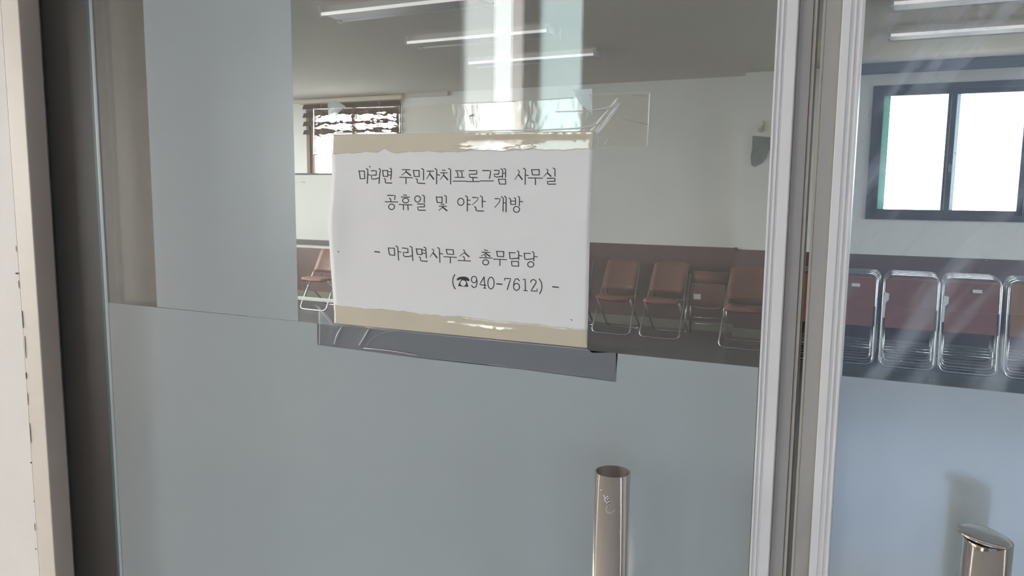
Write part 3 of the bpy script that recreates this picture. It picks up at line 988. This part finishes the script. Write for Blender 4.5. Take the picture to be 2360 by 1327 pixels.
def draw(b_, text, ox, oy, sc, w):
    """strokes 'x,y x,y ...' parted by ';'   o = ring   ~ = stroke that thins out   - = thin horizontal"""
    for s in text.replace('\n', ' ').split(';'):
        s = s.strip()
        if not s: continue
        tp = None; ww = w
        if s[0] == 'o':
            v = [float(q) for q in s[1:].replace(',', ' ').split()]
            pts = ell(*v)
            ww = w*.95
        else:
            if s[0] == '~': tp = .55; s = s[1:]
            elif s[0] == '!': ww = w*1.35; s = s[1:]
            pts = [tuple(float(c) for c in q.split(',')) for q in s.split()]
            dx, dy = abs(pts[-1][0]-pts[0][0]), abs(pts[-1][1]-pts[0][1])
            if len(pts) == 2 and dx > 3*dy: ww = ww*.88
        stroke(b_, [(ox+x/sc, oy+y/sc) for x, y in pts], ww, tp)
A = (810, 370, 9.44); B = (1040, 370, 9.077); C_ = (850, 560, 10.209); D = (1030, 560, 8.741)
LW_ = 2.35
l1 = bmesh.new()
draw(l1, """165,215 190,385; 170,230 285,225; 280,225 290,395; 190,395 290,390; 322,172 355,200 350,350 342,498; 360,305 412,318;
430,222 540,222 538,318; 538,316 435,318 440,400 520,400 590,378; 598,172 628,195 612,330 598,498;
680,210 690,335; 680,215 785,215; 785,212 790,345; 690,340 790,345; 795,240 860,245; 795,310 860,312; 838,165 872,190 866,300 856,410; 710,388 738,410 735,480 760,487 880,488;
1100,195 1275,200; ~1190,205 1180,250 1095,318; !1185,240 1290,325; 1045,362 1330,372; 1185,375 1188,505;
1345,210 1370,345; 1350,215 1470,215; 1470,212 1475,350; 1370,345 1480,345; 1525,168 1568,195 1570,420; 1400,392 1430,410 1435,485 1460,492 1600,498;
1640,228 1790,230; ~1710,235 1700,290 1635,400; !1705,290 1790,405; 1815,172 1855,200 1852,510; 1860,305 1925,318;
1975,205 2045,215; 1940,265 2085,268; ~2010,270 2000,320 1930,412; !2005,318 2095,415; 2110,172 2155,195 2158,512""", *A, LW_)
draw(l1, """85,212 265,215; 110,235 135,260 138,345; 200,235 225,260 225,345; 75,350 275,352; 35,430 320,430;
370,210 535,210 532,280; 530,282 375,285 385,340 405,352 545,355; 450,360 458,430; 320,437 590,438;
655,210 822,210 818,270 798,378; 600,425 885,425;
900,205 1000,205 995,278; 995,280 895,285 910,335 960,345 1065,328; 1035,170 1075,195 1072,355; 1100,165 1138,185 1135,355; 1080,265 1130,265; 985,388 1010,485; 985,390 1135,390; 1135,388 1138,492; 1005,490 1140,492;
~1395,200 1425,225 1405,290 1325,398; !1410,295 1485,395; 1510,160 1550,185 1545,500; 1550,305 1615,308;
1680,185 1700,300; 1685,190 1838,190; 1838,185 1840,300; 1700,298 1845,300; 1605,362 1910,368; 1760,370 1760,505;
~1995,180 2025,205 2005,260 1930,335; !2010,255 2085,330; 2130,155 2170,178 2168,330; 2005,370 2168,370 2165,430; 2165,432 2005,435 2020,485 2040,495 2185,492""", *B, LW_)
obj('printed_line', l1, 'ink', notice, recalc=False)
l2 = bmesh.new()
draw(l2, """780,755 950,760 938,850; 825,815 855,845 855,890; 730,895 1005,900; o872,1005,62,60;
1130,745 1205,755; 1080,790 1265,795; o1178,868,65,52; 1035,955 1320,965; 1128,965 1130,1070; 1225,965 1235,1075;
o1438,835,62,68; 1545,750 1585,775 1582,915; 1435,945 1590,945 1588,1005; 1588,1005 1435,1010 1455,1075 1480,1080 1610,1080;
1845,785 1865,910; 1850,795 1970,795; 1970,790 1972,915; 1865,912 1975,912; 2025,755 2062,780 2060,925; 1945,945 2020,955; 1905,990 2070,995; ~1985,1000 1975,1020 1900,1085; !1980,1010 2078,1090""", *A, LW_)
draw(l2, """o200,862,65,75; 298,735 335,760 335,1055; 340,825 400,832; 340,912 402,920;
~440,770 565,775 545,830 435,930; 605,738 648,762 650,980; 655,850 720,858; 485,960 515,985 518,1040 540,1052 678,1055;
~915,795 1025,800 1000,880 905,982; 1050,755 1088,785 1082,1062; 1110,745 1148,770 1145,1072; 1088,885 1140,885;
1210,785 1240,805 1245,910; 1315,775 1345,795 1345,915; 1240,848 1340,848; 1245,915 1345,918; 1395,748 1428,770 1425,945; 1432,855 1498,860; o1365,1020,64,62""", *B, LW_)
obj('printed_line', l2, 'ink', notice, recalc=False)
l3 = bmesh.new()
draw(l3, """!135,200 255,215; 460,108 480,250 500,280; 470,118 600,122; 598,118 610,290; 500,278 615,290; 635,65 680,95 690,250 702,405; 690,200 760,215;
785,115 915,130 922,220; 922,222 810,218 820,300 850,318 930,318 1010,300; 965,75 1015,100 1025,280 1035,415;
1115,130 1140,260; 1120,138 1245,140; 1245,140 1250,270; 1140,265 1255,272; 1255,158 1340,175; 1260,235 1340,245; 1295,90 1340,118 1345,230 1355,350; 1180,320 1215,345 1212,395 1240,422 1380,430;
~1490,140 1530,165 1510,230 1440,325; !1515,230 1605,345; 1615,105 1660,130 1665,300 1672,455; 1670,240 1740,262;
1820,145 1845,255; 1830,152 1985,160; 1985,155 1995,265; 1845,258 2000,268; 1760,320 2065,338; 1915,335 1918,470""", *C_, LW_)
draw(l3, """~330,140 365,160 350,190 255,265; !350,190 445,275; 325,268 352,290 352,345; 220,350 480,362;
750,135 820,152; 700,182 868,190; ~785,195 770,215 690,258; !775,205 868,268; 760,245 785,260 785,295; 655,292 910,302; o780,388,60,52;
1000,162 1020,270; 1005,168 1145,172; 1145,168 1142,275; 1018,268 1145,275; 935,322 1205,335; 1068,335 1068,455;
1250,190 1378,195; 1260,190 1268,310 1300,318 1440,302; 1415,158 1445,180 1445,335; 1450,250 1515,262; 1300,365 1310,455 1330,462; 1300,368 1440,372; 1440,370 1442,465; 1320,460 1445,465;
1550,205 1685,210; 1558,205 1568,318 1600,330 1740,315; 1720,170 1752,195 1752,360; 1760,270 1825,280; o1688,430,62,55""", *D, LW_)
obj('printed_line', l3, 'ink', notice, recalc=False)
l4 = bmesh.new()
draw(l4, """160,632 125,700 115,780 130,860 168,925; o545,735,52,65; 600,735 607,800 592,870 560,898 530,890 495,855;
750,680 660,835 790,852; 748,680 765,905; 735,905 785,910; o887,805,63,118; !1000,820 1112,832; 1160,750 1165,712 1285,715 1250,820 1215,940;
1460,760 1420,718 1380,722 1350,790 1343,880; o1402,882,60,70; 1535,740 1575,725 1580,960; 1545,952 1620,962;
1690,790 1695,755 1740,732 1790,755 1795,800 1690,962 1815,970 1815,925; 1860,720 1905,800 1915,890 1900,960 1865,1022; !2128,880 2248,892""", *D, LW_)
obj('printed_line', l4, 'ink', notice, recalc=False)
# telephone sign
b_ = bmesh.new()
def dpx(x, y): return (D[0]+x/D[2], D[1]+y/D[2])
hs = [(195, 745), (205, 715), (240, 688), (300, 675), (360, 676), (415, 692), (448, 725), (455, 755), (445, 768), (410, 762), (398, 735), (385, 707), (330, 700), (280, 702), (265, 728), (245, 748), (205, 753)]
f = b_.faces.new([b_.verts.new(on_sheet(*dpx(*p), .00013)) for p in hs])
bmesh.ops.triangulate(b_, faces=[f])
body = [Vector(p) for p in ((285, 742), (372, 744), (402, 785), (435, 882), (220, 868), (258, 778))]
cc = Vector((327, 808))
def hit(th):
    d = Vector((math.cos(th), math.sin(th)))
    best = 1e9
    for a, b in zip(body, body[1:]+body[:1]):
        e_ = b-a
        den = d.x*e_.y-d.y*e_.x
        if abs(den) < 1e-9: continue
        q = a-cc
        t = (q.x*e_.y-q.y*e_.x)/den
        s = (q.x*d.y-q.y*d.x)/den
        if t > 0 and -1e-6 <= s <= 1+1e-6: best = min(best, t)
    return best
n = 72
ri, ro = [], []
for k in range(n):
    th = 2*PI*k/n
    h_ = hit(th)
    i_ = min(57, h_-5)
    d = Vector((math.cos(th), math.sin(th)))
    ri.append(b_.verts.new(on_sheet(*dpx(*(cc+d*i_)), .00013))); ro.append(b_.verts.new(on_sheet(*dpx(*(cc+d*h_)), .00013)))
for k in range(n):
    b_.faces.new((ri[k], ro[k], ro[(k+1) % n], ri[(k+1) % n]))
stroke(b_, [dpx(278, 700), dpx(296, 740)], 2.4); stroke(b_, [dpx(372, 702), dpx(362, 742)], 2.4)
obj('telephone_sign', b_, 'ink', notice, recalc=False)
b_ = bmesh.new()
for x, y in ((780, 580), (1317, 737), (852, 384)):
    stroke(b_, [(x-1, y-1), (x+1, y+1)], 2)
obj('speck', b_, 'ink', notice, recalc=False)

# ================================================================== CLEAR TAPE
YT = -.0069
def tape_sheet(name, quad_fn, nu, nv, mat, label, lift, yb=YT):
    b2 = bmesh.new()
    F, B = [], []
    for j in range(nv+1):
        ra, rb = [], []
        for i in range(nu+1):
            p = quad_fn(i/nu, j/nv)
            q = on_y(p[0], p[1], yb)
            l = lift(p[0], p[1])
            ra.append(b2.verts.new(q-Vector((0, l, 0)))); rb.append(b2.verts.new(q+Vector((0, .00005, 0))))
        F.append(ra); B.append(rb)
    for j in range(nv):
        for i in range(nu):
            b2.faces.new((F[j][i], F[j][i+1], F[j+1][i+1], F[j+1][i]))
            b2.faces.new((B[j][i], B[j+1][i], B[j+1][i+1], B[j][i+1]))
    for i in range(nu):
        b2.faces.new((F[0][i], B[0][i], B[0][i+1], F[0][i+1])); b2.faces.new((F[nv][i], F[nv][i+1], B[nv][i+1], B[nv][i]))
    for j in range(nv):
        b2.faces.new((F[j][0], F[j+1][0], B[j+1][0], B[j][0])); b2.faces.new((F[j][nu], B[j][nu], B[j+1][nu], F[j+1][nu]))
    return obj(name, b2, mat, None, True)
from mathutils import noise as MN
# left crinkled piece over the blind
def qa(u, v):
    x = lerp(722, 922, u)
    yb = 357 if x < 768 else lerp(357, 306, min((x-768)/6, 1))
    return (x, lerp(lerp(250, 245, u), yb, v))
def la(x, y):
    return .00022+.00003*MN.noise(Vector((x*.045, y*.09, 1)))+.000014*MN.noise(Vector((x*.16, y*.2, 5)))
tag(tape_sheet('adhesive_tape', qa, 110, 60, 'crinkle', 'a', la), 'crinkled clear tape over the top left corner of the notice', 'tape', 'clear tape strips on the notice')
TOPR = [(922, 245), (1057, 238), (1190, 233), (1320, 225), (1362, 217), (1500, 213)]
def qb(u, v):
    x = lerp(923, 1498, u)
    y0 = ycurve([(a, b) for a, b in TOPR], 0)
    for (a, b), (c, d) in zip(TOPR, TOPR[1:]):
        if a <= x <= c: y0 = lerp(b, d, (x-a)/(c-a))
    y1 = lerp(307, 303, (x-923)/445) if x < 1369 else lerp(303, 338, min((x-1369)/12, 1))
    return (x-lerp(0, 6, v)*(u > .9)*(u-.9)*10, lerp(y0, y1, v))
def lb(x, y):
    s = math.exp(-((x-1100)/50)**2)+.6*math.exp(-((x-1300)/60)**2)+.4*math.exp(-((x-1215)/25)**2)
    r = .00012+s*.00016*MN.noise(Vector((x*.09, y*.05, 3)))
    # ridge of a fold running up to the right from the notice's corner
    d = abs((x-1372)*(235-305)-(y-305)*(1428-1372))/math.hypot(56, 70)
    t = ((x-1372)*56+(y-305)*-70)/(56*56+70*70)
    if -.05 < t < 1.05: r += .0016*math.exp(-(d/4.5)**2)*(1-.5*abs(t-.5))
    return r
tag(tape_sheet('adhesive_tape', qb, 200, 44, 'tape', 'b', lb), 'long clear tape above the notice with a fold at its right corner', 'tape', 'clear tape strips on the notice')
TB = [(733, 794), (840, 808), (960, 824), (1080, 836), (1200, 850), (1310, 864), (1419, 879)]
def qc(u, v):
    x = lerp(734, 1420, u)
    y1 = TB[0][1]
    for (a, b), (c, d) in zip(TB, TB[1:]):
        if a <= x <= c: y1 = lerp(b, d, (x-a)/(c-a))
    if x > TB[-1][0]: y1 = 879
    if x < 768: y0 = lerp(703, 742, (x-734)/34)
    elif x < 1354: y0 = lerp(746, 803, (x-770)/583)
    else: y0 = lerp(803, 812, min((x-1354)/10, 1))
    return (x, lerp(y0+.5, y1, v))
def lc_(x, y):
    r = .0001
    for (x0, y0, x1, y1, h) in ((770, 752, 768, 792, .0009), (850, 757, 828, 796, .0012), (790, 755, 772, 760, .0004)):
        dx, dy = x1-x0, y1-y0
        LL = math.hypot(dx, dy)
        d = abs((x-x0)*dy-(y-y0)*dx)/LL
        t = ((x-x0)*dx+(y-y0)*dy)/(LL*LL)
        if -.1 < t < 1.1: r += h*math.exp(-(d/5)**2)
    r += .0008*math.exp(-((x-880)/60)**2)*math.exp(-((y-805)/22)**2)
    return r
tag(tape_sheet('adhesive_tape', qc, 170, 30, 'tape_low', 'c', lc_), 'grey looking clear tape below the notice over the frosted film', 'tape', 'clear tape strips on the notice')
TPB = bpy.data.objects['adhesive_tape.001']
def creases(parent, lines, mat, name='fold_crease'):
    b2 = bmesh.new()
    for pts, w in lines:
        n = len(pts)
        P_ = [on_y(x, y, YT-.0021) for x, y in pts]
        tube(b2, fillet(P_, .01, 4), w*.00041*.5, 6)
    for v in b2.verts:                       # press the creases flat against the tape
        v.co.y = YT-.0021+(v.co.y-(YT-.0021))*.45
    o = obj(name, b2, mat, parent, True)
    return o
creases(TPB, [([(1373, 312), (1392, 284), (1408, 262), (1429, 237)], 4.5), ([(1370, 318), (1384, 300), (1402, 278), (1424, 247)], 3.5), ([(1372, 316), (1378, 296), (1383, 286)], 3),
              ([(1280, 257), (1320, 256), (1366, 254), (1400, 248), (1424, 241)], 2.0), ([(1045, 292), (1052, 300), (1080, 303), (1130, 301), (1260, 299), (1340, 295), (1375, 286)], 3.2),
              ([(1050, 288), (1058, 262), (1056, 244)], 3.5), ([(1058, 290), (1064, 262), (1062, 250)], 2.5), ([(1088, 242), (1089, 262), (1092, 290)], 2.2), ([(1100, 240), (1099, 268), (1098, 297)], 1.5),
              ([(1360, 217), (1362, 240), (1364, 262)], 2), ([(1393, 333), (1404, 314)], 2.5)], 'fold')
creases(TPB, [([(1057, 238), (1120, 236), (1190, 233)], .9), ([(1230, 231), (1320, 225)], .9), ([(1428, 273), (1460, 279), (1492, 287)], 1.0), ([(1458, 220), (1490, 221)], 1.0),
              ([(1072, 243), (1079, 262), (1084, 276)], 1.2), ([(1082, 268), (1092, 264)], 3.5), ([(1366, 256), (1395, 252)], 1.0)], 'crease_dark', 'wrinkle_line')
creases(TPB, [([(1498, 214), (1496, 260), (1491, 337)], 1.2)], 'fold')
TPC = bpy.data.objects['adhesive_tape.002']
creases(TPC, [([(788, 753), (776, 770), (770, 793)], 4), ([(850, 757), (840, 775), (828, 795)], 4), ([(838, 802), (880, 806), (906, 809), (960, 818)], 3.0), ([(727, 703), (750, 728), (768, 752)], 1.5)], 'fold')
creases(TPC, [([(845, 797), (862, 776), (890, 764), (925, 763)], 1.4), ([(775, 782), (790, 756), (812, 750), (850, 757)], 1.2)], 'crease_dark', 'wrinkle_line')
# two torn corner pieces of older tape
for pts, lab in (([(755, 238), (775, 232), (797, 245), (772, 266), (757, 268)], 'small torn tape scrap above the top left corner of the notice'),
                 ([(1320, 207), (1364, 204), (1365, 262), (1335, 238)], 'small triangular tape scrap above the top right corner of the notice')):
    b_ = bmesh.new()
    slab(b_, [on_y(x, y, YG0-.0022) for x, y in pts], .00015)
    MT_ = 'scrap'
    if MT_ not in MT: MT[MT_] = film_mat('cloudy_tape', (0.75, 0.80, 0.82), (0.85, 0.9, 0.92), .22, .2, .12)
    tag(obj('tape_scrap', b_, MT_), lab, 'tape')

# ================================================================== THE HALL BEHIND THE VIEWER
YB = -2.4
KX = .861          # hall depth ratio used for the mirrored window
HX0, HX1 = -4.6, 3.2
HC = 2.7
BW = (-2.0*KX, -1.31*KX, .95, 2.62)
BW2 = (-.1, 1.5, .02, 2.0)      # unseen hall doorway, placed and sized for its bluish reflection in the right door
struct(box('floor_hall', 'hall_floor', (HX0-.2, HX1+.6, YB-.2, -.05, -.12, 0)), 'tiled hall floor in front of the doors', 'floor')
struct(box('ceiling_hall', 'hall_ceiling', (HX0-.2, HX1+.1, YB-.2, -.03, HC, HC+.12)), 'pale hall ceiling', 'ceiling')
b_ = bmesh.new()
wall_with_holes(b_, HX0, HX1, 0, HC, YB-.06, YB, [BW, BW2])
struct(obj('wall_hall_back', b_, 'hall_wall'), 'beige hall wall facing the glass doors, reflected in them', 'wall')
b_ = bmesh.new()
bx(b_, HX0-.2, HX0, YB-.2, -.03, 0, .35); bx(b_, HX0-.2, HX0, YB-.2, -.03, 2.25, HC)
bx(b_, HX0-.2, HX0, YB-.2, -2.15, .35, 2.25); bx(b_, HX0-.2, HX0, -.2, -.03, .35, 2.25)
struct(obj('wall_hall_added_opening', b_, 'hall_wall'), 'unseen hall end wall with an opening added for daylight', 'wall')  # opening invented and sized to light the door front from the left
struct(box('wall_hall_end', 'hall_wall', (HX1, HX1+.2, YB-.2, -.03, 0, HC)), 'beige end wall of the hall', 'wall')
portal('portal_6', (HX0-.21, -1.175, 1.3), (0, math.radians(-90), 0), 1.9, 1.95)
portal('portal_8', ((BW2[0]+BW2[1])/2, YB-.07, (BW2[2]+BW2[3])/2), (math.radians(90), 0, 0), BW2[1]-BW2[0], BW2[3]-BW2[2])
portal('portal_7', ((BW[0]+BW[1])/2, YB-.13, (BW[2]+BW[3])/2), (math.radians(90), 0, 0), .7, 1.68)
# the narrow window reflected in the glass
e = empty('window_6', (0, YB, BW[2]))
struct(e, 'narrow hall window behind the viewer, mirrored in the glass above the notice', 'window')
hz = BW[3]-BW[2]
b_ = bmesh.new()
for a, b, c, d in ((-2.0*KX, -1.985*KX, 0, hz), (-1.325*KX, -1.31*KX, 0, hz), (-2.0*KX, -1.31*KX, 0, .03), (-2.0*KX, -1.31*KX, hz-.03, hz)):
    bx(b_, a, b, -.05, -.012, c, d)
obj('window_frame', b_, 'pvc', e)
b_ = bmesh.new(); bx(b_, -1.641*KX, -1.56*KX, -.065, -.02, .03, hz-.03); mu = obj('mullion', b_, 'win_brown', e)
b_ = bmesh.new(); bx(b_, -1.617*KX, -1.606*KX, -.0195, -.012, .03, hz-.03); obj('mullion_bead', b_, 'curtain_pink', mu)
b_ = bmesh.new(); bx(b_, -1.985*KX, -1.641*KX, -.048, -.044, .03, hz-.03); obj('pane', b_, 'win_glass_plain', e)
b_ = bmesh.new(); b_.faces.new([b_.verts.new(v) for v in ((-1.56*KX, -.046, .03), (-1.325*KX, -.046, .03), (-1.325*KX, -.046, hz-.03), (-1.56*KX, -.046, hz-.03))]); obj('frosted_pane', b_, 'teal_glass', e)
def curtain(x0, x1, y, n, mat, name, label):
    b2 = bmesh.new()
    A_, B_ = [], []
    for k in range(n+1):
        x = lerp(x0, x1, k/n)
        yy = y+.005*math.sin(k*1.3)
        A_.append(b2.verts.new((x, yy, BW[2]+.04))); B_.append(b2.verts.new((x, yy, BW[3]-.04)))
    for k in range(n):
        b2.faces.new((A_[k], A_[k+1], B_[k+1], B_[k]))
    return tag(obj(name, b2, mat, None, True), label, 'curtain')
curtain(-1.982*KX, -1.804*KX, YB-.032, 16, 'curtain', 'curtain', 'white curtain hanging in the hall window mirrored above the notice')
curtain(-1.709*KX, -1.645*KX, YB-.032, 8, 'curtain_pink', 'curtain', 'narrow pinkish curtain beside the brown mullion of the hall window')
# ground outside
struct(box('floor_outside', 'ground', (-40, 40, -40, 40, -.3, -.13)), 'pale paving outside the building', 'ground')
struct(box('wall_sky_blocker', 'out_wall', (-1.6, 12, -5.4, -5.2, -.13, 2.75)), 'unseen blue grey wall added outside the hall doorway to block the sky', 'wall')  # made-up wall, blocks the sky and keeps the right door's reflection dark
struct(box('floor_reflector', 'step', (-1.5, 6, -5.15, YB-.1, -.125, -.02)), 'unseen added blue grey terrace outside the hall doorway', 'terrace')  # made-up slab, put in to give the right film a blue reflection
